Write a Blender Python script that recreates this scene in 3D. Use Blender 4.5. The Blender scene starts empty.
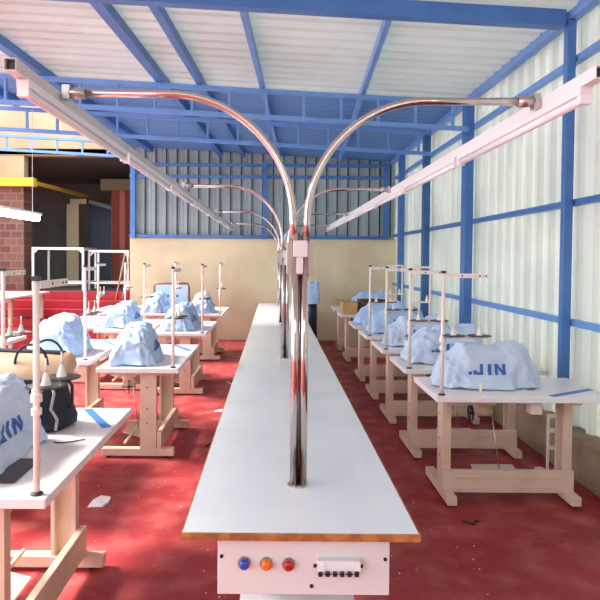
import bpy, bmesh, math, random
from mathutils import Vector, Matrix
from mathutils.bvhtree import BVHTree
PI = math.pi
scn = bpy.context.scene
C = scn.collection
R = math.radians
H = 1.70          # eye height
ZT = 0.78         # table-top height

# ------------------------------------------------------------------ materials
def mat(name, col, rough=0.5, metal=0.0, noise=None, bump=None, transl=0.0, emit=None, spec=0.5, coat=0.0):
    m = bpy.data.materials.new(name); m.use_nodes = True
    nt = m.node_tree; N = nt.nodes; L = nt.links
    b = N['Principled BSDF']
    c4 = (*col, 1)
    b.inputs['Base Color'].default_value = c4
    b.inputs['Roughness'].default_value = rough
    b.inputs['Metallic'].default_value = metal
    b.inputs['Specular IOR Level'].default_value = spec
    b.inputs['Coat Weight'].default_value = coat
    tc = N.new('ShaderNodeTexCoord')
    colsock = None
    if noise:                                   # (scale, second colour, low, high)
        sc, c2, lo, hi = noise[:4]
        n = N.new('ShaderNodeTexNoise'); n.inputs['Scale'].default_value = sc; n.inputs['Detail'].default_value = 6
        L.new(tc.outputs['Object'], n.inputs['Vector'])
        r = N.new('ShaderNodeMapRange'); r.inputs['From Min'].default_value = lo; r.inputs['From Max'].default_value = hi
        L.new(n.outputs['Fac'], r.inputs['Value'])
        mx = N.new('ShaderNodeMix'); mx.data_type = 'RGBA'
        mx.inputs['A'].default_value = c4; mx.inputs['B'].default_value = (*c2, 1)
        L.new(r.outputs['Result'], mx.inputs['Factor'])
        colsock = mx.outputs['Result']
        L.new(colsock, b.inputs['Base Color'])
    if bump:                                    # (scale, strength)
        n2 = N.new('ShaderNodeTexNoise'); n2.inputs['Scale'].default_value = bump[0]; n2.inputs['Detail'].default_value = 4
        L.new(tc.outputs['Object'], n2.inputs['Vector'])
        bp = N.new('ShaderNodeBump'); bp.inputs['Strength'].default_value = bump[1]; bp.inputs['Distance'].default_value = 0.01
        L.new(n2.outputs['Fac'], bp.inputs['Height']); L.new(bp.outputs['Normal'], b.inputs['Normal'])
    if emit:
        b.inputs['Emission Color'].default_value = (*emit[0], 1); b.inputs['Emission Strength'].default_value = emit[1]
    if transl:
        t = N.new('ShaderNodeBsdfTranslucent'); t.inputs['Color'].default_value = c4
        if colsock: L.new(colsock, t.inputs['Color'])
        ms = N.new('ShaderNodeMixShader'); ms.inputs[0].default_value = transl
        L.new(b.outputs[0], ms.inputs[1]); L.new(t.outputs[0], ms.inputs[2])
        L.new(ms.outputs[0], N['Material Output'].inputs['Surface'])
    return m

def floor_mat():
    m = mat('red_floor_paint', (.30, .022, .028), .55)
    nt = m.node_tree; N = nt.nodes; L = nt.links; b = N['Principled BSDF']
    tc = N.new('ShaderNodeTexCoord')
    def noise(s, d=6):
        n = N.new('ShaderNodeTexNoise'); n.inputs['Scale'].default_value = s; n.inputs['Detail'].default_value = d
        L.new(tc.outputs['Object'], n.inputs['Vector']); return n
    def rng(src, lo, hi, a=0, bb=1):
        r = N.new('ShaderNodeMapRange'); r.inputs['From Min'].default_value = lo; r.inputs['From Max'].default_value = hi
        r.inputs['To Min'].default_value = a; r.inputs['To Max'].default_value = bb
        L.new(src, r.inputs['Value']); return r.outputs['Result']
    def mix(f, a, bcol):
        mx = N.new('ShaderNodeMix'); mx.data_type = 'RGBA'; L.new(f, mx.inputs['Factor'])
        if isinstance(a, tuple): mx.inputs['A'].default_value = (*a, 1)
        else: L.new(a, mx.inputs['A'])
        mx.inputs['B'].default_value = (*bcol, 1); return mx.outputs['Result']
    c = mix(rng(noise(1.3).outputs['Fac'], .35, .65), (.32, .022, .026), (.24, .016, .020))
    c = mix(rng(noise(5).outputs['Fac'], .45, .75, 0, .5), c, (.50, .15, .13))
    c = mix(rng(noise(22, 3).outputs['Fac'], .66, .76, 0, .35), c, (.55, .22, .19))
    c = mix(rng(noise(9, 8).outputs['Fac'], .60, .8, 0, .6), c, (.14, .012, .014))
    L.new(c, b.inputs['Base Color'])
    L.new(rng(noise(3).outputs['Fac'], .3, .7, .38, .7), b.inputs['Roughness'])
    return m

def brick_mat():
    m = mat('brick', (.3, .13, .09), .9)
    nt = m.node_tree; N = nt.nodes; L = nt.links; b = N['Principled BSDF']
    tc = N.new('ShaderNodeTexCoord'); mp = N.new('ShaderNodeMapping'); mp.inputs['Rotation'].default_value = (PI/2, 0, 0)
    L.new(tc.outputs['Object'], mp.inputs['Vector'])
    br = N.new('ShaderNodeTexBrick')
    br.inputs['Color1'].default_value = (.13, .045, .035, 1); br.inputs['Color2'].default_value = (.19, .085, .06, 1)
    br.inputs['Mortar'].default_value = (.17, .13, .10, 1); br.inputs['Scale'].default_value = 1
    br.inputs['Brick Width'].default_value = .24; br.inputs['Row Height'].default_value = .16; br.inputs['Mortar Size'].default_value = .014
    L.new(mp.outputs[0], br.inputs['Vector']); L.new(br.outputs['Color'], b.inputs['Base Color'])
    return m

M = dict(
    floor=floor_mat(),
    steps=mat('red_step_paint', (.44, .012, .024), .6, noise=(4, (.32, .012, .02), .4, .6)),
    laminate=mat('white_laminate', (.80, .84, .87), .22, noise=(3, (.74, .79, .83), .4, .7), coat=.2),
    laminate2=mat('table_laminate', (.79, .78, .78), .35, noise=(6, (.73, .72, .72), .45, .7)),
    edge=mat('orange_wood_edge', (.50, .20, .055), .5, noise=(14, (.26, .09, .03), .4, .6)),
    beige=mat('beige_enamel', (.66, .52, .40), .42, noise=(5, (.58, .44, .33), .45, .7)),
    cream=mat('cream_plastic', (.82, .74, .66), .4),
    blue=mat('blue_steel_paint', (.05, .155, .42), .4, noise=(3, (.07, .20, .50), .4, .7)),
    blue2=mat('light_blue_steel_paint', (.14, .31, .66), .4, noise=(3, (.12, .27, .60), .4, .7)),
    bluesheet=mat('blue_roof_sheet', (.11, .26, .52), .45, transl=.12),
    teal=mat('dull_blue_steel_paint', (.03, .12, .27), .5, noise=(3, (.04, .15, .34), .4, .7)),
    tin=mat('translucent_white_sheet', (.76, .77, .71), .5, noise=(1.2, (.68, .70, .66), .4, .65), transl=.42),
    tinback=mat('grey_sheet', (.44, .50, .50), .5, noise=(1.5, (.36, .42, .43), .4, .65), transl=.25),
    roof=mat('pale_roof_sheet', (.60, .64, .63), .55, noise=(1.0, (.52, .56, .55), .4, .65), transl=.30),
    plaster=mat('beige_plaster', (.78, .66, .42), .85, noise=(1.4, (.66, .55, .35), .4, .65), bump=(30, .2)),
    plinth=mat('brown_plaster', (.36, .26, .18), .9, noise=(4, (.26, .18, .12), .4, .65), bump=(25, .3)),
    chrome=mat('chrome', (.54, .48, .46), .12, 1.0),
    steel=mat('brushed_steel', (.50, .46, .44), .35, 1.0),
    rail=mat('rail_paint', (.62, .58, .55), .4, .2),
    railw=mat('rail_white_paint', (.79, .79, .79), .4),
    lampw=mat('white_batten', (.84, .83, .84), .35),
    panel=mat('panel_paint', (.72, .69, .69), .4),
    black=mat('black_plastic', (.012, .012, .015), .4),
    dark=mat('dark_metal', (.04, .04, .045), .4, .5),
    machine=mat('dark_machine', (.035, .02, .018), .35),
    blueL=mat('blue_lens', (.005, .06, .45), .15, coat=.5),
    orangeL=mat('orange_lens', (.80, .16, .01), .15, coat=.5),
    redL=mat('red_lens', (.42, .008, .012), .15, coat=.5),
    cloth=mat('blue_cover_cloth', (.51, .66, .87), .8, noise=(7, (.43, .59, .83), .4, .65), bump=(120, .12), transl=.12),
    clothw=mat('pale_cover_cloth', (.63, .73, .88), .8, noise=(7, (.55, .66, .85), .4, .65), bump=(120, .12), transl=.12),
    print_=mat('blue_print', (.02, .12, .42), .6),
    printb=mat('dark_print', (.03, .035, .08), .6),
    tape=mat('blue_tape', (.05, .20, .52), .5),
    paper=mat('paper', (.85, .85, .85), .7),
    navy=mat('navy_cloth', (.012, .014, .030), .75, bump=(90, .2)),
    tan=mat('tan_cloth', (.62, .42, .27), .7, noise=(8, (.5, .33, .2), .4, .65)),
    greytrim=mat('grey_trim', (.40, .38, .38), .6),
    carton=mat('cardboard', (.58, .34, .14), .8, noise=(10, (.5, .28, .11), .4, .6)),
    cartond=mat('dark_cardboard', (.12, .06, .04), .8),
    facade=mat('sandy_plaster', (.46, .35, .21), .9, noise=(1.4, (.38, .28, .17), .4, .65)),
    yellow_shaded=mat('shaded_yellow_paint', (.42, .25, .03), .6),  # the yellow paint again, with the dimness of the dark room in its colour
    yellow=mat('yellow_paint', (.75, .45, .02), .5),
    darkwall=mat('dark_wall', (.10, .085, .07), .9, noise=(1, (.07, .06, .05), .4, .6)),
    olive=mat('olive_plaster', (.33, .27, .17), .9),
    brown=mat('brown_gloss', (.22, .055, .035), .25, coat=.4),
    navydoor=mat('dark_blue_door', (.012, .022, .05), .5),
    wood=mat('pale_wood', (.45, .30, .17), .7),
    orange=mat('orange_cloth', (.80, .20, .06), .8),
    glow=mat('glowing_tube', (1, 1, 1), .4, emit=((1, .98, .93), 25)),
    thread=mat('white_thread', (.85, .8, .78), .8),
    brick=brick_mat(),
)

# ------------------------------------------------------------------ mesh helpers
class MB:
    def __init__(s): s.bm = bmesh.new()
    def box(s, x0, x1, y0, y1, z0, z1):
        v = [s.bm.verts.new(p) for p in ((x0,y0,z0),(x1,y0,z0),(x1,y1,z0),(x0,y1,z0),(x0,y0,z1),(x1,y0,z1),(x1,y1,z1),(x0,y1,z1))]
        for f in ((3,2,1,0),(4,5,6,7),(0,1,5,4),(1,2,6,5),(2,3,7,6),(3,0,4,7)): s.bm.faces.new([v[i] for i in f])
        return s
    def bar(s, a, b, w, h, up=(0,0,1)):
        a = Vector(a); b = Vector(b); d = (b-a).normalized(); u = Vector(up)
        sd = d.cross(u).normalized()*w/2; u2 = sd.cross(d).normalized()*h/2
        v = [s.bm.verts.new(p + i*sd + j*u2) for p in (a, b) for i, j in ((-1,-1),(1,-1),(1,1),(-1,1))]
        for f in ((3,2,1,0),(4,5,6,7),(0,1,5,4),(1,2,6,5),(2,3,7,6),(3,0,4,7)): s.bm.faces.new([v[i] for i in f])
        return s
    def tube(s, pts, r, n=12, cap=True):
        pts = [Vector(p) for p in pts]; rings = []
        rr = r if isinstance(r, (list, tuple)) else [r]*len(pts)
        ref = None
        for i, p in enumerate(pts):
            d = (pts[min(i+1, len(pts)-1)] - pts[max(i-1, 0)]).normalized()
            if ref is None: ref = Vector((0,0,1)) if abs(d.z) < .9 else Vector((1,0,0))
            a = d.cross(ref).normalized(); b = a.cross(d).normalized(); ref = b
            rings.append([s.bm.verts.new(p + rr[i]*(math.cos(2*PI*k/n)*a + math.sin(2*PI*k/n)*b)) for k in range(n)])
        for i in range(len(rings)-1):
            for k in range(n):
                s.bm.faces.new((rings[i][k], rings[i][(k+1)%n], rings[i+1][(k+1)%n], rings[i+1][k])).smooth = True
        if cap:
            s.bm.faces.new(rings[0][::-1]); s.bm.faces.new(rings[-1])
        return s
    def lathe(s, c, prof, n=20):          # profile [(r,z)] around vertical axis
        c = Vector(c); rings = []
        for r, z in prof:
            rings.append([s.bm.verts.new(c + Vector((max(r, 1e-4)*math.cos(2*PI*k/n), max(r, 1e-4)*math.sin(2*PI*k/n), z))) for k in range(n)])
        for i in range(len(rings)-1):
            for k in range(n):
                s.bm.faces.new((rings[i][k], rings[i][(k+1)%n], rings[i+1][(k+1)%n], rings[i+1][k]))
        s.bm.faces.new(rings[0][::-1]); s.bm.faces.new(rings[-1])
        return s
    def build(s, name, m, parent=None, bevel=0, smooth=False):
        bmesh.ops.recalc_face_normals(s.bm, faces=s.bm.faces)
        me = bpy.data.meshes.new(name)
        if smooth:
            for f in s.bm.faces: f.smooth = True
        s.bm.to_mesh(me); s.bm.free(); me.materials.append(m)
        o = bpy.data.objects.new(name, me); C.objects.link(o)
        if parent: o.parent = parent
        if bevel:
            md = o.modifiers.new('bevel', 'BEVEL'); md.width = bevel; md.segments = 2; md.limit_method = 'ANGLE'
        return o

def tag(o, label=None, cat=None, group=None, kind=None):
    if label: o['label'] = label
    if cat: o['category'] = cat
    if group: o['group'] = group
    if kind: o['kind'] = kind
    return o
def empty(name, loc=(0,0,0), rz=0):
    o = bpy.data.objects.new(name, None); C.objects.link(o); o.location = loc; o.rotation_euler = (0,0,rz)
    o.empty_display_size = .1
    return o
def struct(o): o['kind'] = 'structure'; return o
def copy_tree(o, parent=None):
    c = o.copy(); C.objects.link(c)
    if parent: c.parent = parent
    for ch in [x for x in bpy.data.objects if x.parent == o]: copy_tree(ch, c)
    return c

# ------------------------------------------------------------------ the setting
XW, YB = 2.46, 12.40                   # tin wall on the right, back wall
def roofz(x): return 3.775 - .05*(x-1)

struct(MB().box(-14, 3.2, -4, 12.55, -.1, 0).build('floor', M['floor']))
def corr(axis, a0, a1, b0, b1, base, pitch=.22, depth=.028, rib=.05, name='', m=None, zf=None, thick=.002):
    """trapezoid-ribbed sheet. axis: direction the ribs repeat along."""
    pts = []; a = a0
    while a < a1:
        pts += [(a, 0), (a+pitch-rib-.03, 0), (a+pitch-rib-.012, depth), (a+pitch-.018, depth), (a+pitch, 0)]
        pts.pop(); a += pitch
    pts = [p for p in pts if p[0] <= a1]
    bm = bmesh.new()
    v = []
    for (t, d) in pts: v.append([bm.verts.new(base(t, b, d)) for b in (b0, b1)])
    for i in range(len(v)-1): bm.faces.new((v[i][0], v[i+1][0], v[i+1][1], v[i][1]))
    mb = MB(); mb.bm.free(); mb.bm = bm
    o = mb.build(name, m)
    md = o.modifiers.new('solid', 'SOLIDIFY'); md.thickness = thick; md.offset = 1
    return struct(o)
struct(MB().box(-3.0, 2.6, -4.2, -4.0, 0, 3.3).build('wall_front_unseen', M['plinth']))  # unseen wall added behind the camera, gives the chrome darker brown reflections
# right wall sheet, ribs vertical
corr('y', -3, 12.5, .30, 3.80, lambda t, b, d: (XW+.072-d, t, b), depth=.048, rib=.06, pitch=.25, name='wall_right', m=M['tin'])
# plinth under it
struct(MB().box(2.34, 2.60, -4, 12.4, 0, .33).build('trim_1', M['plinth'], bevel=.01))
# back wall: beige plaster below, grey sheet above
struct(MB().box(-2.98, 2.60, YB, YB+.2, 0, 2.09).build('wall_back', M['plaster']))
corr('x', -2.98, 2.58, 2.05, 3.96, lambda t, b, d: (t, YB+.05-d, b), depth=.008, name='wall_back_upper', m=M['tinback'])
# dark ribs/battens in front of the back sheet
mb = MB(); x = -2.9
while x < 2.4:
    mb.box(x, x+.020, YB-.01, YB+.035, 2.12, 3.93); x += .22
struct(mb.build('trim_2', M['dark']))
# roof: ribs run along X so they repeat along Y
def roofbase(t, b, d): return (b, t, roofz(b)+d)
bmr = corr('y', -2.5, 7.8, -4.2, 2.56, roofbase, pitch=.22, name='ceiling', m=M['roof'])
corr('y', 7.62, 9.2, -4.2, 2.56, lambda t, b, d: (b, t, roofz(b)+d), depth=.008, pitch=.22, name='ceiling_middle', m=M['bluesheet'])
corr('y', 9.0, 12.7, -3.1, 2.56, lambda t, b, d: (b, t, roofz(b)+d), depth=.008, pitch=.22, name='ceiling_back', m=M['bluesheet'])

# steel frame --------------------------------------------------------------
def rz_(x, off): return roofz(x)-off
o = MB().bar((-4.2, 4.9, rz_(-4.2, .068)), (2.32, 4.9, rz_(2.32, .068)), .10, .13).build('roof_beam', M['blue'])
tag(o, 'blue steel beam crossing the top of the hall nearest the camera', 'beam')
# rafters running away from the camera, slightly askew
raf = [(-4.02, .10, .13, 'far left'), (-2.92, .10, .13, ''), (-1.50, .10, .13, ''), (-1.03, .07, .10, ''), (-.29, .05, .08, ''), (.92, .05, .08, '')]
rl = ['blue rafter over the far left of the hall nearest the open side',
      'blue rafter second from the open left side, ending over the glowing tube',
      'wide dark blue rafter above the left lamp rail, third from the open side',
      'blue rafter just right of the wide one, meeting the near beam left of centre',
      'narrow blue rafter above the left chrome arms, near the middle of the roof',
      'narrow blue rafter above the right chrome arms, leaning left as it comes down']
for (x, w, h, _), lab in zip(raf, rl):
    x2 = x + .052*(12.3-4.75)
    if x < -3: x2 = x + .052*(8.9-4.75)
    ye = 8.9 if x < -3 else 12.3
    ys = 4.955; x1 = x + .052*.2; h = .10
    o = MB().bar((x1, ys, rz_(x1, h/2+.014)), (x2, ye, rz_(x2, h/2+.014)), w, h).build('rafter', M['blue2' if w < .06 else 'blue'])  # wide left rafters get the darker blue: their backlit shade is in the colour
    tag(o, lab, 'rafter', 'rafters under the roof sheets')
# near rafters in front of the near beam
# ladder trusses
def truss(y, x0, x1, ztop, zbot, step, lab, m='blue2'):
    t = empty('ladder_truss', (0, y, 0)); tag(t, lab, 'truss', 'ladder trusses under the roof')
    def zt(x): return ztop - .05*x
    def zb(x): return zbot - .05*x
    MB().bar((x0, 0, zt(x0)), (x1, 0, zt(x1)), .06, .05).build('top_chord', M[m], t)
    MB().bar((x0, 0, zb(x0)), (x1, 0, zb(x1)), .06, .05).build('bottom_chord', M[m], t)
    x = x0+.1
    while x < x1:
        MB().box(x-.015, x+.015, -.02, .02, zb(x), zt(x)).build('strut', M[m], t); x += step
    return t
truss(7.2, -4.2, 2.3, 3.675, 3.37, .444, 'nearest blue ladder truss across the hall, below the pale roof sheets')
truss(8.9, -4.2, 2.3, 3.675, 3.37, .444, 'second blue ladder truss, between the nearest truss and the back wall')
truss(11.9, -6.4, -3.0, 3.80, 3.53, .5, 'short blue ladder truss over the dark opening on the left', 'blue2')
# columns on the right wall
cols = [(4.9, .07, .07, 'blue', 'slim bright blue column on the right wall nearest the camera'),
        (7.44, .17, .10, 'blue', 'thick blue column on the right wall behind the second sewing table'),
        (9.46, .13, .10, 'teal', 'dull teal blue column on the right wall between the thick one and the corner'),
        (11.3, .16, .10, 'blue', 'blue column on the right wall closest to the back corner')]
for y, w, d, m, lab in cols:
    t = empty('steel_column', (2.38, y, .33)); tag(t, lab, 'column', 'steel columns along the right wall')
    MB().box(-d/2, d/2, -w/2, w/2, .012, 3.30).build('post', M[m], t, bevel=.004)
    MB().box(-d/2-.01, d/2+.01, -w/2-.02, w/2+.02, 0, .012).build('base_plate', M[m], t)
# girts
for z, m, lab in ((1.19, 'blue2', 'light blue horizontal rail low on the right sheet wall'),
                  (2.17, 'blue', 'blue horizontal rail at mid height of the right sheet wall'),
                  (3.33, 'blue2', 'blue horizontal rail high on the right sheet wall below the roof edge')):
    o = MB().box(2.425, 2.485, -2.5, 12.3, z-.026, z+.026).build('wall_rail', M[m]); tag(o, lab, 'rail', 'horizontal rails of the right wall')
o = MB().box(2.36, 2.44, -2.5, 12.3, 3.635, 3.72).build('eaves_rail', M['blue2']); tag(o, 'thick light blue rail where the right wall meets the roof', 'rail')
for z, lab in ((2.13, 'blue sill rail on top of the beige back wall'), (3.36, 'blue rail across the upper part of the back sheet wall'), (3.60, 'topmost blue rail across the back sheet wall')):
    o = MB().box(-2.98, 2.34, YB-.06, YB-.01, z-.03, z+.03).build('wall_rail', M['blue']); tag(o, lab, 'rail', 'horizontal rails of the back wall')
for x, w, lab in ((-2.9, .10, 'blue post at the left end of the back sheet wall beside the dark opening'), (-.20, .09, 'blue post in the middle of the back sheet wall'), (2.28, .10, 'blue post in the back right corner above the beige wall')):
    o = MB().box(x-w/2, x+w/2, YB-.12, YB-.062, 2.09, 3.66).build('wall_post', M['blue']); tag(o, lab, 'post', 'posts of the back wall')

# ------------------------------------------------------------------ old building at the far left
for i in range(5):
    pass
mb = MB(); n = 6
for i in range(n):
    mb.box(-12, -3.0, 11.0+i*.28, 12.75, i*.162, (i+1)*.162)
struct(mb.build('trim_3', M['steps'], bevel=.012))
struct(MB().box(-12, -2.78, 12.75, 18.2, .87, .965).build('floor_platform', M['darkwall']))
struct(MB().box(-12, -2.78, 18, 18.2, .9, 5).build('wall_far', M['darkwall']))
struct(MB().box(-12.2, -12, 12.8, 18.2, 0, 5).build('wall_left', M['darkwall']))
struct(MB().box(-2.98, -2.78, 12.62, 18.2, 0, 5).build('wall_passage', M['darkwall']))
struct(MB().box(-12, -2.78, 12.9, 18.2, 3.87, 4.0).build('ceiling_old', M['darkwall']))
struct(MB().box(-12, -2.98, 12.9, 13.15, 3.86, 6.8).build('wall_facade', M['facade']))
struct(MB().box(-12, -5.38, 12.92, 13.15, 3.3, 3.86).build('wall_facade_pier', M['facade']))
o = MB().box(-5.88, -5.36, 12.86, 13.3, .965, 3.18).build('brick_pillar', M['brick']); tag(o, 'red brick pillar on the raised platform at the left edge', 'pillar')
t = empty('yellow_beam', (-5.2, 12.8, 3.2)); tag(t, 'yellow painted beam resting on the brick pillar', 'beam')
MB().box(-5, .1, -.08, .12, -.02, .16).build('front_member', M['yellow'], t)
MB().bar((.05, .1, .07), (.75, 3.3, -.05), .08, .08).build('side_member', M['yellow_shaded'], t)
o = MB().box(-5.15, -4.85, 14.9, 15.2, .965, 3.0).box(-5.05, -4.65, 14.86, 15.24, 3.0, 3.12).build('olive_pillar', M['olive']); tag(o, 'olive plastered pillar with a small cap inside the dark room', 'pillar')
struct(MB().box(-4.82, -3.95, 15.6, 15.75, .965, 3.1).build('door_1', M['navydoor']))
o = MB().bar((-4.55, 15.0, 3.05), (-3.75, 15.0, 2.82), .5, .09).build('awning', M['dark']); tag(o, 'dark sloping canopy over the dark blue doorway', 'canopy')
o = MB().box(-4.6, -3.0, 15.9, 16.1, 3.45, 3.75).build('lintel', M['olive']); tag(o, 'dim beige lintel high inside the dark room', 'lintel')
t = empty('shutter_door', (-3.5, 14.1, .965)); tag(t, 'glossy brown folding door by the edge of the dark opening', 'door')
for k in range(4):
    a = .12 if k % 2 else 0
    MB().bar((-.32+k*.16, a, 1.15), (-.16+k*.16, .12-a, 1.15), .03, 2.3).build('leaf', M['brown'], t)
# white frame tables on the platform
def frame_table(loc, w, d, h, m, lab):
    t = empty('frame_table', loc); tag(t, lab, 'table frame')
    for x in (0, w):
        for y in (0, d): MB().box(x-.022, x+.022, y-.022, y+.022, 0, h).build('leg', m, t)
    MB().box(0, w, -.02, .02, h-.05, h).box(0, w, d-.02, d+.02, h-.05, h).box(-.02, .02, 0, d, h-.05, h).box(w-.02, w+.02, 0, d, h-.05, h).build('top_frame', m, t)
    MB().box(0, w, -.015, .015, .14, .18).box(0, w, d-.015, d+.015, .14, .18).box(-.015, .015, 0, d, .14, .18).box(w-.015, w+.015, 0, d, .14, .18).build('lower_frame', m, t)
    MB().bar((.0, 0, h-.14), (.12, 0, h-.02), .02, .03).bar((w, 0, h-.14), (w-.12, 0, h-.02), .02, .03).build('gusset', m, t)
    return t
frame_table((-5.20, 12.95, .965), 1.08, .9, .93, M['railw'], 'white open metal table frame standing in front of the olive pillar')
frame_table((-4.05, 13.15, .965), .85, .7, .88, M['steel'], 'grey open metal table frame to the right of the white one')
# broom-like sticks by the wall end
for (x, a, lab) in ((-3.16, .10, 'pale wooden stick leaning at the left end of the beige wall'), (-3.07, .05, 'second wooden stick leaning right against the end of the beige wall')):
    o = MB().tube([(x-a, 12.35, .81), (x, 12.72, 1.75)], .018, 8).build('wooden_stick', M['wood']); tag(o, lab, 'stick')
# white long table at far left
t = empty('long_table', (-4.45, 8.6, 0)); tag(t, 'long white table at the far left in front of the red steps', 'table')
MB().box(-1.0, 0, 0, 3.3, .97, 1.0).build('table_top', M['laminate2'], t)
for x in (-.94, -.08):
    for y in (1.7, 3.1): MB().box(x-.03, x+.03, y-.03, y+.03, 0, .97).build('leg', M['beige'], t)
MB().box(-.97, -.05, 1.68, 1.72, .9, .97).box(-.97, -.05, 3.08, 3.12, .9, .97).build('frame', M['beige'], t)
for yy in (11.02,):
    pass
# hanging glowing tube
t = empty('tube_light', (-3.42, 7.2, 2.24)); tag(t, 'glowing tube light hanging at the left edge', 'lamp')
MB().box(-.06, .06, 0, 1.5, .048, .08).build('housing', M['lampw'], t)
MB().tube([(0, .03, .005), (0, 1.47, .005)], .044, 14).build('tube', M['glow'], t)
for y in (.2, 1.3): MB().tube([(0, y, .075), (0, y, roofz(-3.42)-2.255)], .003, 6).build('wire', M['railw'], t)

# ------------------------------------------------------------------ central table
CX0, CX1, CY0, CY1 = -.300, .492, 1.985, 12.20
t = empty('work_table', (.087, 1.985, 0)); tag(t, 'long white central table with a wooden edge running down the aisle', 'table')
ox, oy = .087, 1.985
MB().box(CX0-ox, CX1-ox, 0.004, CY1-oy, ZT-.018, ZT).build('table_top', M['laminate'], t)
MB().box(CX0-ox-.004, CX1-ox+.004, 0, CY1-oy, ZT-.026, ZT-.0185).box(CX0-ox-.004, CX1-ox+.004, -.004, .0035, ZT-.026, ZT-.002).box(CX0-ox-.006, CX0-ox-.0005, 0, CY1-oy, ZT-.026, ZT-.001).box(CX1-ox+.0005, CX1-ox+.006, 0, CY1-oy, ZT-.026, ZT-.001).build('edge_band', M['edge'], t)
MB().box(-.20, .21, .12, CY1-oy-.1, .46, .48).build('lower_shelf', M['laminate'], t)
for y in (.18, 2.4, 4.8, 7.2, 9.6):
    for x in (-.11, .16):
        MB().box(x-.02, x+.02, y-.02, y+.02, 0, ZT-.027).build('leg', M['panel'], t)
MB().box(-.28, .28, .1, CY1-oy-.15, ZT-.07, ZT-.027).build('under_frame', M['railw'], t)
# control panel
t = empty('control_panel', (.097, 2.035, .572)); tag(t, 'pinkish white control panel under the front edge of the central table', 'control panel')
MB().box(-.283, .308, 0, .03, -.03, .172).build('face_plate', M['panel'], t, bevel=.003)
def pxx(px): return (px-274)*2.03/600-.09
def pzz(py): return H-(py-258)*2.03/600-.585
for px, py, m, lab in ((244, 563.5, 'blueL', 'blue indicator light'), (266.5, 564, 'orangeL', 'orange indicator light'), (289, 564.5, 'redL', 'red indicator light')):
    b = MB().tube([(pxx(px), 0, pzz(py)), (pxx(px), -.008, pzz(py))], .022, 24).build('bezel', M['steel'], t)
    o = MB().tube([(pxx(px), 0, pzz(py)), (pxx(px), -.012, pzz(py)), (pxx(px), -.022, pzz(py)), (pxx(px), -.026, pzz(py))], [.018, .018, .016, .009], 24).build('indicator_light', m and M[m], t); o['label'] = lab
bx0, bx1 = pxx(318), pxx(361); bz = pzz(573.5)
MB().box(bx0, bx1, -.030, 0, bz+.012, bz+.055).build('breaker_row', M['railw'], t, bevel=.002)
MB().box(bx0+.001, bx0+.022, -.034, -.0305, bz+.02, bz+.05).build('breaker_cover', M['lampw'], t); MB().box(bx1-.02, bx1-.001, -.034, -.0305, bz+.024, bz+.05).build('breaker_cover', M['lampw'], t)
for k in range(6):
    x = bx0+.009+k*.0245
    MB().box(x-.007, x+.007, -.042, -.0305, bz+.008, bz+.022).build('breaker_switch', M['black'], t)
mb = MB()
for k in range(13):
    x = bx0+.006+k*.0105
    if k in (5, 8): continue
    mb.box(x-.003, x+.003, -.002, 0.0, bz-.007, bz+.003)
mb.build('printed_marks', M['printb'], t)
for px, py in ((221, 557), (312.5, 587), (387, 559), (316, 566), (363, 566)):
    MB().tube([(pxx(px), 0, pzz(py)), (pxx(px), -.004, pzz(py))], .0065, 10).build('screw', M['dark'], t)

# ------------------------------------------------------------------ chrome lighting poles
def arc(x0, z0, Rr, sx, xend, n=20):
    p = []
    for i in range(n+1):
        a = PI/2*i/n; p.append((x0+sx*Rr*(1-math.cos(a)), 0, z0+Rr*math.sin(a)))
    p.append((xend, 0, z0+Rr)); return p
def light_pole():
    t = empty('lighting_pole', (.105, 2.41, ZT))
    zz = -ZT
    # flange, twin pipes
    MB().lathe((-.004, 0, 0), [(.040, 0), (.040, .006), (.030, .010)]).build('flange', M['chrome'], t)
    MB().tube([(-.018, 0, .006), (-.018, 0, 1.02+0)], .0165, 16).build('pipe', M['chrome'], t)
    MB().tube([(.018, -.0, .006), (.018, 0, 1.02)], .0165, 16).build('pipe', M['chrome'], t)
    MB().tube([(0, .03, .006), (0, .03, 1.0)], .0165, 16).build('pipe', M['chrome'], t)
    MB().box(-.055, .055, -.008, .05, .855, .98).build('clamp_plate', M['steel'], t, bevel=.002)
    MB().box(-.030, .028, -.034, -.0085, .925, .990).build('clamp_cap', M['panel'], t, bevel=.003)
    MB().box(-.016, .010, -.030, -.0085, .858, .924).build('clamp_tongue', M['panel'], t, bevel=.002)
    pl = [(-.026, 0, .99)] + arc(-.030, 1.07, .50, -1, -.91)
    MB().tube(pl, .0155, 14).build('arm', M['chrome'], t)
    pr = [(.022, 0, .99)] + arc(.026, 1.07, .48, 1, .92)
    MB().tube(pr, .0155, 14).build('arm', M['chrome'], t)
    MB().tube([(-.86, 0, 1.57), (-.925, 0, 1.57)], .022, 14).box(-.95, -.92, -.02, .02, 1.545, 1.60).build('coupler', M['steel'], t)
    MB().tube([(.86, 0, 1.55), (.925, 0, 1.55)], .022, 14).box(.92, .945, -.02, .02, 1.52, 1.58).build('coupler', M['steel'], t)
    MB().box(-.975, -.955, -.012, .012, 1.50, 1.60).build('bracket', M['steel'], t) if False else None
    return t
pole = light_pole()
plab = ['tall twin chrome pole with two curved arms, nearest on the central table',
        'second chrome pole with curved arms on the central table, just left behind the nearest',
        'third chrome pole with curved arms on the central table, mostly hidden by the nearer ones',
        'farthest chrome pole with curved arms, at the far end of the central table']
for i, y in enumerate((2.41, 5.48, 8.5, 11.5)):
    o = pole if i == 0 else copy_tree(pole)
    o.location = (.105, y, ZT); tag(o, plab[i], 'lighting pole', 'chrome lighting poles on the central table')
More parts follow.
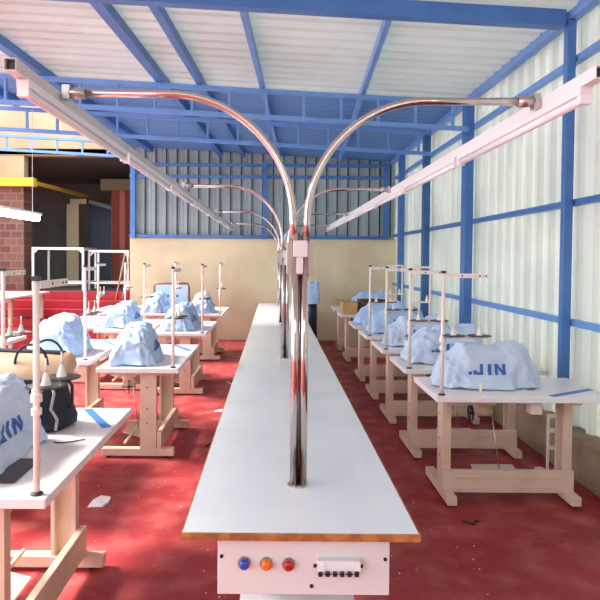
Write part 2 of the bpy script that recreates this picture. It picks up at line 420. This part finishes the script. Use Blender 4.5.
# rails (hollow square channel)
def rail(x, z, lab, m):
    t = empty('lamp_rail', (x, 1.99, z)); tag(t, lab, 'rail', 'lamp rails over the aisle table')
    w = .018; Lr = 10.2
    mb = MB()
    mb.box(-w, w, 0, Lr, w, w+.003).box(-w, w, 0, Lr, -w-.003, -w).box(-w-.003, -w, 0, Lr, -w-.003, w+.003).box(w, w+.003, 0, Lr, -w-.003, w+.003)
    mb.build('channel', M[m], t)
    MB().box(-w, w, .02, .022, -w, w).build('bore_shade', M['dark'], t)  # dark plate painted in for the shade inside the open hollow channel
    return t
rail(-.874, 2.331, 'grey square lamp rail carried by the left chrome arms', 'rail')
rail(1.074, 2.321, 'white square lamp rail carried by the right chrome arms', 'railw')
ords = ['nearest', 'second', 'third', 'fourth', 'fifth', 'sixth', 'farthest']
bl = None
for side, x, z in (('left', -.870, 2.310), ('right', 1.070, 2.300)):
    for k in range(7):
        y = 2.08 + k*1.45
        if bl is None:
            bl = empty('batten_light')
            MB().box(-.022, .022, 0, 1.40, -.028, 0).build('housing', M['lampw'], bl, bevel=.002)
            MB().tube([(0, .02, -.042), (0, 1.38, -.042)], .016, 12).build('tube', M['lampw'], bl)
            MB().box(-.02, .02, 0, .025, -.060, -.028).build('end_cap', M['lampw'], bl)
            MB().box(-.02, .02, 1.375, 1.40, -.060, -.028).build('end_cap', M['lampw'], bl)
            o = bl
        else: o = copy_tree(bl)
        o.location = (x, y, z)
        tag(o, '%s white batten light under the %s lamp rail, counted from the camera' % (ords[k], side), 'lamp', 'batten lights under the lamp rails')

# ------------------------------------------------------------------ sewing table
TW = .68
def sewing_table(L):
    t = empty('sewing_table')
    MB().box(0, L, 0, TW, ZT-.040, ZT).build('table_top', M['laminate2'], t, bevel=.004)
    # diagonal blue tape
    q = MB(); a = Vector((L-.42, .004, ZT+.0006)); b = Vector((L-.03, .26, ZT+.0006)); 
    q.bar(a+Vector((0, .03, 0)), b, .05, .001)
    o = q.build('tape', M['tape'], t); o['label'] = 'diagonal blue tape'
    MB().box(L-.22, L-.06, .02, .11, ZT+.0002, ZT+.0012).build('sticker', M['paper'], t)
    for k, (x, s) in enumerate(((.13, 1), (.98, -1))):
        mb = MB()
        mb.box(x-s*.028-.004, x-s*.028+.004, .20, .335, .06, ZT-.042)           # web on the outer side
        mb.box(min(x-s*.028, x+s*.028), max(x-s*.028, x+s*.028), .20, .225, .06, ZT-.042)
        mb.box(min(x-s*.028, x+s*.028), max(x-s*.028, x+s*.028), .315, .335, .06, ZT-.042)
        mb.box(x-.035, x+.035, .08, .60, ZT-.075, ZT-.040)
        lg = mb.build('leg', M['beige'], t, bevel=.002)
        MB().box(x-.033, x+.033, .05, .66, .018, .082).build('foot', M['beige'], lg, bevel=.006)
        MB().lathe((x, .12, 0), [(.02, 0), (.02, .0175)], 10).build('pad', M['black'], lg)
        MB().lathe((x, .61, 0), [(.02, 0), (.02, .0175)], 10).build('pad', M['black'], lg)
        mb = MB()
        for z in (.30, .42, .60):
            mb.tube([(x-s*.035, .275, z), (x-s*.031, .275, z)], .007, 8)
        mb.build('bolt', M['dark'], lg)
    mb = MB().box(.10, 1.01, .158, .196, .07, .225)
    mb.box(.18, .45, .152, .158, .10, .112).box(.18, .45, .152, .158, .175, .187).box(.62, .90, .152, .158, .10, .112).box(.62, .90, .152, .158, .175, .187)
    mb.build('crossbar', M['beige'], t, bevel=.003)
    MB().tube([(.16, .48, .11), (.95, .48, .11)], .012, 8).build('pedal_rod', M['beige'], t)
    MB().bar((.42, .46, .10), (.42+.32, .46, .10), .22, .015, up=(0, -.25, 1)).build('pedal', M['beige'], t, bevel=.004)
    MB().tube([(.60, .46, .12), (.56, .50, .50)], .005, 6).build('link_rod', M['steel'], t)
    mt = MB().tube([(.43, .50, .57), (.54, .50, .57)], .05, 18).box(.44, .56, .45, .55, .615, ZT-.042).build('motor', M['beige'], t)
    mb = MB().tube([(.385, .50, .54), (.40, .50, .54)], [.060, .060], 24, cap=False).tube([(.375, .50, .54), (.42, .50, .54)], .012, 10).bar((.392, .50, .482), (.392, .50, .598), .008, .008, up=(1,0,0)).bar((.392, .442, .54), (.392, .558, .54), .008, .008, up=(1,0,0))
    mb.build('pulley', M['dark'], mt)
    MB().box(.70, .78, .16, .24, ZT-.16, ZT-.042).build('switch_box', M['cream'], t, bevel=.004)
    return t
def thread_stand():
    t = empty('thread_stand')
    MB().lathe((0,0,0), [(.024, 0), (.024, .006), (.014, .012)], 16).build('base', M['dark'], t)
    MB().tube([(0,0,.01), (0,0,.825)], .0125, 12).build('pole', M['cream'], t)
    MB().box(-.014, .014, -.014, .014, .825, .843).build('cap', M['black'], t)
    mb = MB().box(.0, .30, -.018, -.0125, .795, .825)
    ar = mb.build('top_arm', M['cream'], t)
    MB().tube([(.12, -.02, .81), (.12, -.01, .81)], .006, 8).tube([(.24, -.02, .81), (.24, -.01, .81)], .006, 8).tube([(.28, -.02, .81), (.28, -.01, .81)], .006, 8).build('thread_eye', M['dark'], ar)
    MB().tube([(0, 0, .395), (.30, 0, .395)], .008, 8).build('tray_bar', M['cream'], t)
    MB().lathe((0,0,.36), [(.022, 0), (.022, .03), (.018, .035), (.018, .05)], 12).lathe((0,0,.31), [(.02, 0), (.02, .025)], 12).build('collar', M['cream'], t)
    for x in (.07, .245):
        tr = MB().lathe((x, -.01, .404), [(.078, 0), (.080, .004), (.070, .006)], 24).build('tray', M['dark'], t)
        MB().lathe((x, -.01, .41), [(.021, 0), (.019, .01), (.008, .045), (.005, .05)], 14).build('spool_cone', M['cream'], tr)
        MB().tube([(x, -.01, .46), (x, -.01, .515)], .004, 6).build('spool_pin', M['cream'], tr)
    return t

# ------------------------------------------------------------------ draped covers
def cover_mesh(seed, L=.72, W=.44, Hh=.34, logo='JIN', amp=1.0):
    rnd = random.Random(seed)
    n, m = 120, 34
    ph = [rnd.uniform(0, 2*PI) for _ in range(12)]
    bm = bmesh.new(); rows = []
    def topz(u, v):            # height of the hidden machine under the cloth
        s = u/L
        z = Hh*(.90 - .20/(1+math.exp((s+.27)*28)) + .09*math.exp(-((s-.33)/.09)**2) - .05*math.exp(-((s-.05)/.12)**2))
        z += .006*math.sin(9*s*PI+ph[0]) + .006*math.sin(14*s+22*v+ph[1])
        return z
    for j in range(m+1):
        t = j/m
        row = []
        for i in range(n):
            a = 2*PI*i/n
            ca, sa = math.cos(a), math.sin(a)
            e = .50
            fx = math.copysign(abs(ca)**e, ca); fy = math.copysign(abs(sa)**e, sa)
            if t < .42:
                k = t/.42; rr = k; drop = 0
                w = .50; sc = .84
                X = fx*L/2*rr*sc; Y = fy*W/2*rr*w
                Z = topz(X, Y) - .035*(k**4)
            else:
                k = (t-.42)/.58
                w = .50 + .50*(k**.75); sc = .84+.16*(k**.8)
                fold = 1 + amp*(.055*math.sin(5*a+ph[2]+1.5*k) + .05*math.sin(9*a+ph[3]-k) + .028*math.sin(17*a+ph[4]+3*k))*k**.8
                X = fx*L/2*sc*fold; Y = fy*W/2*w*fold
                zt = topz(fx*L/2*.84, fy*W/4) - .035
                hem = .006 + .012*(1+math.sin(6*a+ph[5]))*.5
                Z = zt*(1-k) + hem*k + .010*math.sin(11*a+7*k+ph[6])*math.sin(PI*k)
            row.append(bm.verts.new((X, Y, max(Z, .004))))
        rows.append(row)
    # collapse first ring to a centre vertex
    c = bm.verts.new((0, 0, topz(0, 0)))
    for v in rows[0]: bm.verts.remove(v)
    for i in range(n): bm.faces.new((c, rows[1][i], rows[1][(i+1) % n]))
    for j in range(1, m):
        for i in range(n): bm.faces.new((rows[j][i], rows[j+1][i], rows[j+1][(i+1) % n], rows[j][(i+1) % n]))
    for f in bm.faces: f.smooth = True
    # gentle extra wrinkles
    from mathutils import noise as mn
    bm.normal_update()
    for v in bm.verts:
        p = v.co*5 + Vector((seed*3.1, seed, 0))
        q = Vector((p.x*1.3+p.z*.9, p.y*1.3+p.z*.9, p.z*.45)); d = (mn.noise(p)*.006 - abs(mn.noise(q*1.9))*.028 - abs(mn.noise(q*3.7+Vector((7, 1, 2))))*.018 + .008)*amp
        v.co += v.normal*d*min(1, (v.co.z+.02)/.08)
        v.co.z = max(v.co.z, .003)
    return bm
# letters as strokes in a 0..1 box: quads
def letter(ch):
    if ch == 'J': return [[(.55,0),(.85,0),(.85,1),(.55,1)], [(.0,0),(.55,0),(.55,.24),(.0,.24)], [(0,.24),(.26,.24),(.26,.42),(0,.42)]]
    if ch == 'I': return [[(.12,0),(.46,0),(.46,1),(.12,1)]]
    if ch == 'N': return [[(0,0),(.27,0),(.27,1),(0,1)], [(.73,0),(1,0),(1,1),(.73,1)], [(.0,1),(.30,1),(1,0),(.70,0)]]
    if ch == 'o': return [[(.2,.2),(.8,.2),(.8,.8),(.2,.8)]]
def project_quads(bvh, quads, org, du, dv, nrm, off=.004, div=5):
    """quads in (u,v) metres pushed on to the cloth along -nrm"""
    bm = bmesh.new()
    for q in quads:
        g = []
        for i in range(div+1):
            row = []
            for j in range(div+1):
                s, t_ = i/div, j/div
                p = Vector(q[0]).lerp(Vector(q[1]), s).lerp(Vector(q[3]).lerp(Vector(q[2]), s), t_)
                w = org + du*p.x + dv*p.y
                h, n_, _, _ = bvh.ray_cast(w+nrm*.6, -nrm)
                if h is None: h = w; 
                row.append(bm.verts.new(h + nrm*off))
            g.append(row)
        for i in range(div):
            for j in range(div): bm.faces.new((g[i][j], g[i+1][j], g[i+1][j+1], g[i][j+1]))
    return bm
def text_quads(txt, h, w, gap, slant=.0):
    out = []; x = 0
    for ch in txt:
        cw = w*(.6 if ch == 'I' else 1)
        for q in letter(ch): out.append([((x+a*w)+slant*b*h, b*h) for a, b in q])
        x += cw+gap
    return out
def machine_cover(seed, m='cloth', logo=True, small=False, **kw):
    bm = cover_mesh(seed, **kw)
    bvh = BVHTree.FromBMesh(bm)
    mb = MB(); mb.bm.free(); mb.bm = bm
    t = mb.build('machine_cover', M[m])
    if logo:
        q = text_quads('JIN', .072, .078, .012, .10)
        q.append([(-.035, 0), (-.012, 0), (-.008, .02), (-.032, .02)])
        lb = project_quads(bvh, q, Vector((-.12, 0, .105)), Vector((1, 0, 0)), Vector((0, 0, 1)), Vector((0, -1, 0)))
        mb = MB(); mb.bm.free(); mb.bm = lb
        o = mb.build('printed_logo', M['print_'], t)
        o['label'] = 'blue printed letters'
    if small:
        q = [[(0, 0), (.022, 0), (.022, .022), (0, .022)], [(.035, 0), (.055, 0), (.055, .022), (.035, .022)]]
        lb = project_quads(bvh, q, Vector((.10, 0, .14)), Vector((1, 0, 0)), Vector((0, 0, 1)), Vector((0, -1, 0)))
        mb = MB(); mb.bm.free(); mb.bm = lb
        mb.build('printed_mark', M['printb'], t)
    return t
def sewing_machine():
    t = empty('sewing_machine')
    MB().box(-.26, .24, -.12, .08, .001, .014).build('bed', M['machine'], t, bevel=.003)
    MB().box(.12, .22, -.05, .05, .014, .19).box(-.17, .22, -.04, .04, .13, .19).box(-.22, -.15, -.04, .04, .06, .17).build('arm', M['cream'], t, bevel=.01)
    MB().tube([(.22, 0, .14), (.25, 0, .14)], .04, 18).build('handwheel', M['black'], t)
    return t

protoR = sewing_table(1.20); protoL = sewing_table(1.38)
stand0 = thread_stand()
mach0 = sewing_machine()
covs = [machine_cover(3, 'clothw'), machine_cover(8, 'cloth'), machine_cover(12, 'cloth'), machine_cover(21, 'cloth', amp=1.3), machine_cover(34, 'clothw', logo=True, amp=1.2, W=.40, Hh=.36), machine_cover(41, 'cloth', logo=False, small=True, L=.66, W=.50, Hh=.38)]
used = set()
def put(proto, loc, rz, lab, cat, grp):
    o = proto if id(proto) not in used else copy_tree(proto)
    used.add(id(proto))
    o.location = loc; o.rotation_euler = (0, 0, rz); tag(o, lab, cat, grp); return o
GT, GS, GC, GM = 'sewing tables in rows', 'thread stands on the sewing tables', 'cloth covers on the sewing machines', 'covered sewing machines'
def station(x, y, rz, proto, where, cov=None, covu=.44, covv=.42, stand=True, tint=None, cz=0):
    ca, sa = math.cos(rz), math.sin(rz)
    def W(u, v, z=0): return (x+u*ca-v*sa, y+u*sa+v*ca, z)
    put(proto, W(0, 0), rz, 'beige legged sewing table, ' + where, 'sewing table', GT)
    if stand: put(stand0, W(.045, .05, ZT), rz, 'thread stand on sewing table ' + where, 'thread stand', GS)
    if cov is not None:
        put(mach0, W(covu, covv, ZT), rz, 'covered machine on sewing table ' + where, 'sewing machine', GM)
        put(covs[cov], W(covu, covv, ZT), rz+cz, 'light blue cloth on sewing table ' + where, 'machine cover', GC)
rightw = ['nearest in the right row', 'second in the right row', 'third in the right row', 'fourth in the right row',
          'fifth in the right row', 'sixth in the right row beside the cardboard box', 'last in the right row by the back wall']
ys = [4.0, 4.98, 6.03, 7.08, 8.12, 9.72, 10.9]
for i, y in enumerate(ys):
    station(1.10, y, 0, protoR, rightw[i], cov=(0, 4, 0, 1, 3, None, 2)[i], stand=i < 4, covu=.44 if i < 5 else .70)
# left column by the aisle, turned 90 degrees
leftw = ['nearest in the left aisle row', 'second in the left aisle row', 'third in the left aisle row', 'last in the left aisle row']
for i, (x, y) in enumerate(((-.86, 2.25), (-.785, 4.93), (-.82, 7.26), (-.83, 9.75))):
    station(x, y, PI/2, protoL, leftw[i], cov=(4, 1, 2, 3)[i], covu=(.43, .42, .50, .40)[i], covv=(.47, .44, .38, .38)[i], cz=(.0, .1, -.1, .1)[i])
secw = ['nearest of the second left row beyond the bag', 'second of the second left row', 'third of the second left row', 'last of the second left row']
for i, (x, y) in enumerate(((-1.66, 3.74), (-1.62, 5.26), (-1.58, 7.5), (-1.56, 9.75))):
    station(x, y, PI/2, protoL, secw[i], cov=(None, 5, 1, 3)[i], covu=(.5, .45, .5, .4)[i])
thw = ['front of the outermost left row near the red steps', 'rear of the outermost left row near the red steps']
for i, (x, y) in enumerate(((-2.28, 7.9), (-2.42, 9.9))):
    station(x, y, PI/2, protoL, thw[i], cov=None)
station(-2.86, 5.55, PI/2, protoL, 'bare one at the left edge beyond the navy bag', cov=None, stand=False)

# portal thread frames on the right
for (y, z, lab) in ((7.165, 1, 'white rectangular thread frame rising behind the third right machine'), (8.745, 1, 'white rectangular thread frame nearest the back corner')):
    t = empty('thread_rack', (1.66, y, ZT)); tag(t, lab, 'thread stand', 'rectangular thread frames')
    for x in (0, .21): MB().tube([(x, 0, 0), (x, 0, .82)], .011, 8).build('post', M['cream'], t)
    MB().box(-.012, .222, -.012, .012, .81, .835).build('top_bar', M['cream'], t)
    MB().box(-.03, .24, -.06, .06, .40, .415).build('tray', M['cream'], t)
    for x in (.04, .17): MB().lathe((x, 0, .415), [(.022, 0), (.008, .07)], 10).build('spool_cone', M['thread'], t)

# small peg on nearest right table
o = MB().tube([(1.41, 4.05, ZT), (1.41, 4.05, ZT+.085)], .009, 8).build('spool_peg', M['cream']); tag(o, 'short white peg standing in front of the printed cover, nearest right table', 'peg')
o = MB().bar((1.80, 4.22, ZT+.003), (1.86, 4.24, ZT+.003), .012, .006).build('scissor_clip', M['redL']); tag(o, 'tiny red clip lying on the nearest right table', 'clip')
# bracket by the right wall under the nearest right table
t = empty('wire_bracket', (2.20, 4.76, 0)); tag(t, 'pale ladder shaped bracket standing behind the right leg of the nearest right table', 'bracket')
MB().box(-.008, .008, -.01, .01, 0, .47).build('upright', M['cream'], t)
MB().box(.072, .088, -.01, .01, 0, .47).build('upright', M['cream'], t)
for z in (.455, .34, .20): MB().box(.008, .072, -.008, .008, z-.015, z+.015).build('rung', M['cream'], t)

# cardboard boxes on the sixth right table
t = empty('cardboard_box', (1.13, 9.80, ZT)); tag(t, 'open orange brown cardboard box on the sixth right table', 'box')
MB().box(0, .24, 0, .010, 0, .21).box(0, .24, .30, .31, 0, .21).box(0, .01, .01, .30, 0, .21).box(.23, .24, .01, .30, 0, .21).box(.01, .23, .01, .30, 0, .01).build('body', M['carton'], t)
MB().bar((.0, .155, .215), (-.12, .155, .26), .30, .006, up=(.3, 0, 1)).build('flap', M['carton'], t)
t = empty('cardboard_box', (1.42, 9.85, ZT)); tag(t, 'dark brown box to the right of the orange brown cardboard box', 'box')
MB().box(0, .42, 0, .38, 0, .24).build('body', M['cartond'], t, bevel=.006)
MB().bar((.0, .0, .25), (.42, 0, .25), .10, .006).build('flap', M['cartond'], t)

# brown tubular frame with cloth (second left row, last), orange cloth
t = empty('display_frame', (-1.95, 11.45, 0)); tag(t, 'brown tubular arch frame with a light blue cloth panel near the beige wall', 'frame')
fr = [(-.33, 0, 0), (-.33, 0, 1.14), (-.30, 0, 1.20), (.30, 0, 1.20), (.33, 0, 1.14), (.33, 0, 0)]
MB().tube(fr, .02, 10).build('arch', M['brown'], t)
MB().box(-.31, .31, -.012, .012, .78, 1.17).build('cloth_panel', M['cloth'], t)
mb = MB()
for k in range(3): mb.box(-.09+k*.09, -.05+k*.09, -.016, -.0125, .94, .98)
mb.build('printed_mark', M['printb'], t)
MB().box(-.33, .33, -.04, .04, .70, .76).build('shelf', M['dark'], t)
rnd = random.Random(5)
bm = cover_mesh(77, L=.12, W=.12, Hh=.30, amp=1.6); mb = MB(); mb.bm.free(); mb.bm = bm
o = mb.build('orange_cloth', M['orange']); o.location = (-1.36, 11.03, ZT); tag(o, 'crumpled orange cloth standing on the last left aisle table', 'cloth')

# covered thing behind the central table near the back wall
t = empty('covered_pedestal', (.75, 11.75, 0)); tag(t, 'slim blue cloth covered pedestal near the beige wall behind the chrome pole', 'covered pedestal')
MB().box(-.14, .14, -.14, .14, 0, .02).tube([(0, 0, .02), (0, 0, .86)], .10, 16).build('stand', M['navydoor'], t)
bm = cover_mesh(55, L=.30, W=.30, Hh=.50, amp=.5); mb = MB(); mb.bm.free(); mb.bm = bm
o = mb.build('cloth', M['cloth'], t); o.location = (0, 0, .80)

# ------------------------------------------------------------------ bag on the nearest left table
t = empty('hand_bag', (-1.36, 3.24, ZT), R(-6)); t.scale = (1, 1, .95); tag(t, 'navy bag with a tan top and looped handles on the nearest left table', 'bag')
def bag_loft(prof, m, name, parent, nn=36):
    bm = bmesh.new(); rows = []
    for (z, hx, hy, off) in prof:
        row = []
        for i in range(nn):
            a = 2*PI*i/nn; ca, sa = math.cos(a), math.sin(a)
            fx = math.copysign(abs(ca)**.5, ca); fy = math.copysign(abs(sa)**.6, sa)
            row.append(bm.verts.new((fx*hx*(1+.015*math.sin(6*a+z*20))+off, fy*hy*(1+.05*math.sin(5*a+z*9)), z)))
        rows.append(row)
    for j in range(len(rows)-1):
        for i in range(nn): bm.faces.new((rows[j][i], rows[j][(i+1)%nn], rows[j+1][(i+1)%nn], rows[j+1][i])).smooth = True
    bm.faces.new(rows[0][::-1]); bm.faces.new(rows[-1])
    mb = MB(); mb.bm.free(); mb.bm = bm
    return mb.build(name, m, parent)
bag_loft([(.002, .25, .12, 0), (.02, .28, .145, 0), (.06, .285, .15, 0), (.12, .265, .14, 0), (.20, .25, .125, -.01), (.27, .25, .115, -.02), (.29, .252, .112, -.02)], M['navy'], 'body', t)
b2 = bag_loft([(.288, .255, .115, -.02), (.30, .275, .120, -.01), (.35, .29, .105, -.0), (.40, .29, .075, -.0), (.425, .27, .035, -.0)], M['tan'], 'tan_top', t)
MB().bar((-.28, -.01, .428), (.24, -.01, .422), .06, .022).build('zip_band', M['navy'], t, bevel=.006)
for y in (-.095, .09):
    p = [(.10+.09*math.cos(a), y, .37+.11*math.sin(a)) for a in [PI*i/16 for i in range(17)]]
    MB().tube(p, .007, 8).build('handle', M['navy'], t)
MB().tube([(.21, -.11, .30), (.245, -.135, .22), (.235, -.15, .14), (.262, -.135, .08), (.25, -.13, .02)], .008, 8).build('trim_cord', M['greytrim'], t)
MB().tube([(.24, -.02, .31), (.29, -.02, .24), (.29, -.02, .14), (.24, -.02, .08)], .009, 8).build('side_strap', M['navy'], t)
# board under the cloth
o = MB().box(-1.33, -1.045, 2.40, 2.68, ZT, ZT+.010).build('wooden_board', M['machine'], None, bevel=.002); tag(o, 'flat dark brown board poking out from under the nearest left cover', 'board')
# wire on the table
p = [(-1.235+.03, 3.02, ZT+.004)]
pts = [(-.99-.0*i, 0, 0) for i in range(0)]
w = [(-1.08, 2.94), (-1.06, 2.925), (-1.03, 2.93), (-.995, 2.945), (-.965, 2.97), (-.94, 2.985)]
o = MB().tube([(a, b, ZT+.004) for a, b in w], .003, 6).build('wire_piece', M['dark']); tag(o, 'short bent dark wire lying on the nearest left table', 'wire')

# ------------------------------------------------------------------ floor litter
def scrap(x, y, pts, lab, m='paper', h=.004, name='paper_scrap', cat='scrap'):
    bm = bmesh.new()
    lo = [bm.verts.new((x+a, y+b, .001)) for a, b in pts]; hi = [bm.verts.new((x+a, y+b, .001+h+.004*((i*7) % 3))) for i, (a, b) in enumerate(pts)]
    bm.faces.new(lo[::-1]); bm.faces.new(hi)
    for i in range(len(pts)):
        j = (i+1) % len(pts); bm.faces.new((lo[i], lo[j], hi[j], hi[i]))
    mb = MB(); mb.bm.free(); mb.bm = bm
    o = mb.build(name, M[m]); tag(o, lab, cat); return o
scrap(-1.19, 4.10, [(-.06, -.08), (.04, -.07), (.065, .0), (.05, .09), (-.02, .10), (-.05, .02)], 'crumpled white paper scrap on the red floor beside the nearest left table', h=.008)
o = MB().tube([(-.62, 8.1, .012), (-.47, 7.75, .012)], .012, 8).build('pale_rod', M['cream']); tag(o, 'pale short rod lying on the floor beside the central table on the left', 'rod')
scrap(-.60, 6.6, [(-.05, -.04), (.05, -.05), (.04, .05), (-.03, .04)], 'small beige offcut on the floor left of the central table', 'cream')
o = MB().tube([(1.24, 3.85, .006), (1.27, 3.83, .006), (1.29, 3.80, .006), (1.31, 3.84, .006), (1.34, 3.85, .006)], .006, 6).build('thread_snippet', M['black']); tag(o, 'small black thread curl on the red floor below the nearest right table', 'thread')
o = MB().tube([(-.60, 5.35, .006), (-.56, 5.45, .006), (-.52, 5.40, .006), (-.55, 5.30, .006), (-.50, 5.28, .006)], .005, 6).build('thread_snippet', M['black']); tag(o, 'small black thread tangle on the floor left of the central table', 'thread')
rnd = random.Random(9)
bm = bmesh.new()
for i in range(260):
    side = rnd.random()
    x = rnd.uniform(-1.6, -.1) if side < .6 else rnd.uniform(-.4, 1.2)
    y = rnd.uniform(1.8, 8) if side < .6 else rnd.uniform(2.3, 4.2)
    r = rnd.uniform(.002, .007); a = rnd.uniform(0, 6)
    v = [bm.verts.new((x+r*math.cos(a+k*2.1), y+r*math.sin(a+k*2.1), .0012)) for k in range(3)]
    tp = bm.verts.new((x, y, .0012+r*.6))
    for k in range(3): bm.faces.new((v[k], v[(k+1) % 3], tp))
    bm.faces.new(v[::-1])
mb = MB(); mb.bm.free(); mb.bm = bm
o = mb.build('lint', M['thread']); tag(o, 'tiny pale lint and thread crumbs scattered over the red floor', 'lint', kind='stuff')

# ------------------------------------------------------------------ light
w = bpy.data.worlds.new('sky'); scn.world = w; w.use_nodes = True
bg = w.node_tree.nodes['Background']; bg.inputs[0].default_value = (.86, .93, 1.0, 1); bg.inputs[1].default_value = 2.3
sd = bpy.data.lights.new('sun', 'SUN'); sd.energy = 9; sd.angle = R(16); sd.color = (1, .93, .86)
so = bpy.data.objects.new('sun', sd); C.objects.link(so)
d = Vector((1.0, -.18, -1.0)); so.rotation_euler = d.to_track_quat('-Z', 'Y').to_euler()

# ------------------------------------------------------------------ camera
cd = bpy.data.cameras.new('camera'); cam = bpy.data.objects.new('camera', cd); C.objects.link(cam)
cd.sensor_width = 36; cd.sensor_fit = 'HORIZONTAL'; cd.lens = 36.0
cd.shift_x = 26/600; cd.shift_y = -26.3/600
cam.matrix_world = Matrix.Translation((0, 0, H)) @ (Matrix.Rotation(R(88.5), 4, 'X') @ Matrix.Rotation(R(.45), 4, 'Z'))
scn.camera = cam
scn.view_settings.view_transform = 'Standard'; scn.view_settings.look = 'None'
scn.view_settings.gamma = 1; scn.view_settings.use_curve_mapping = False
scn.view_settings.exposure = 0.75
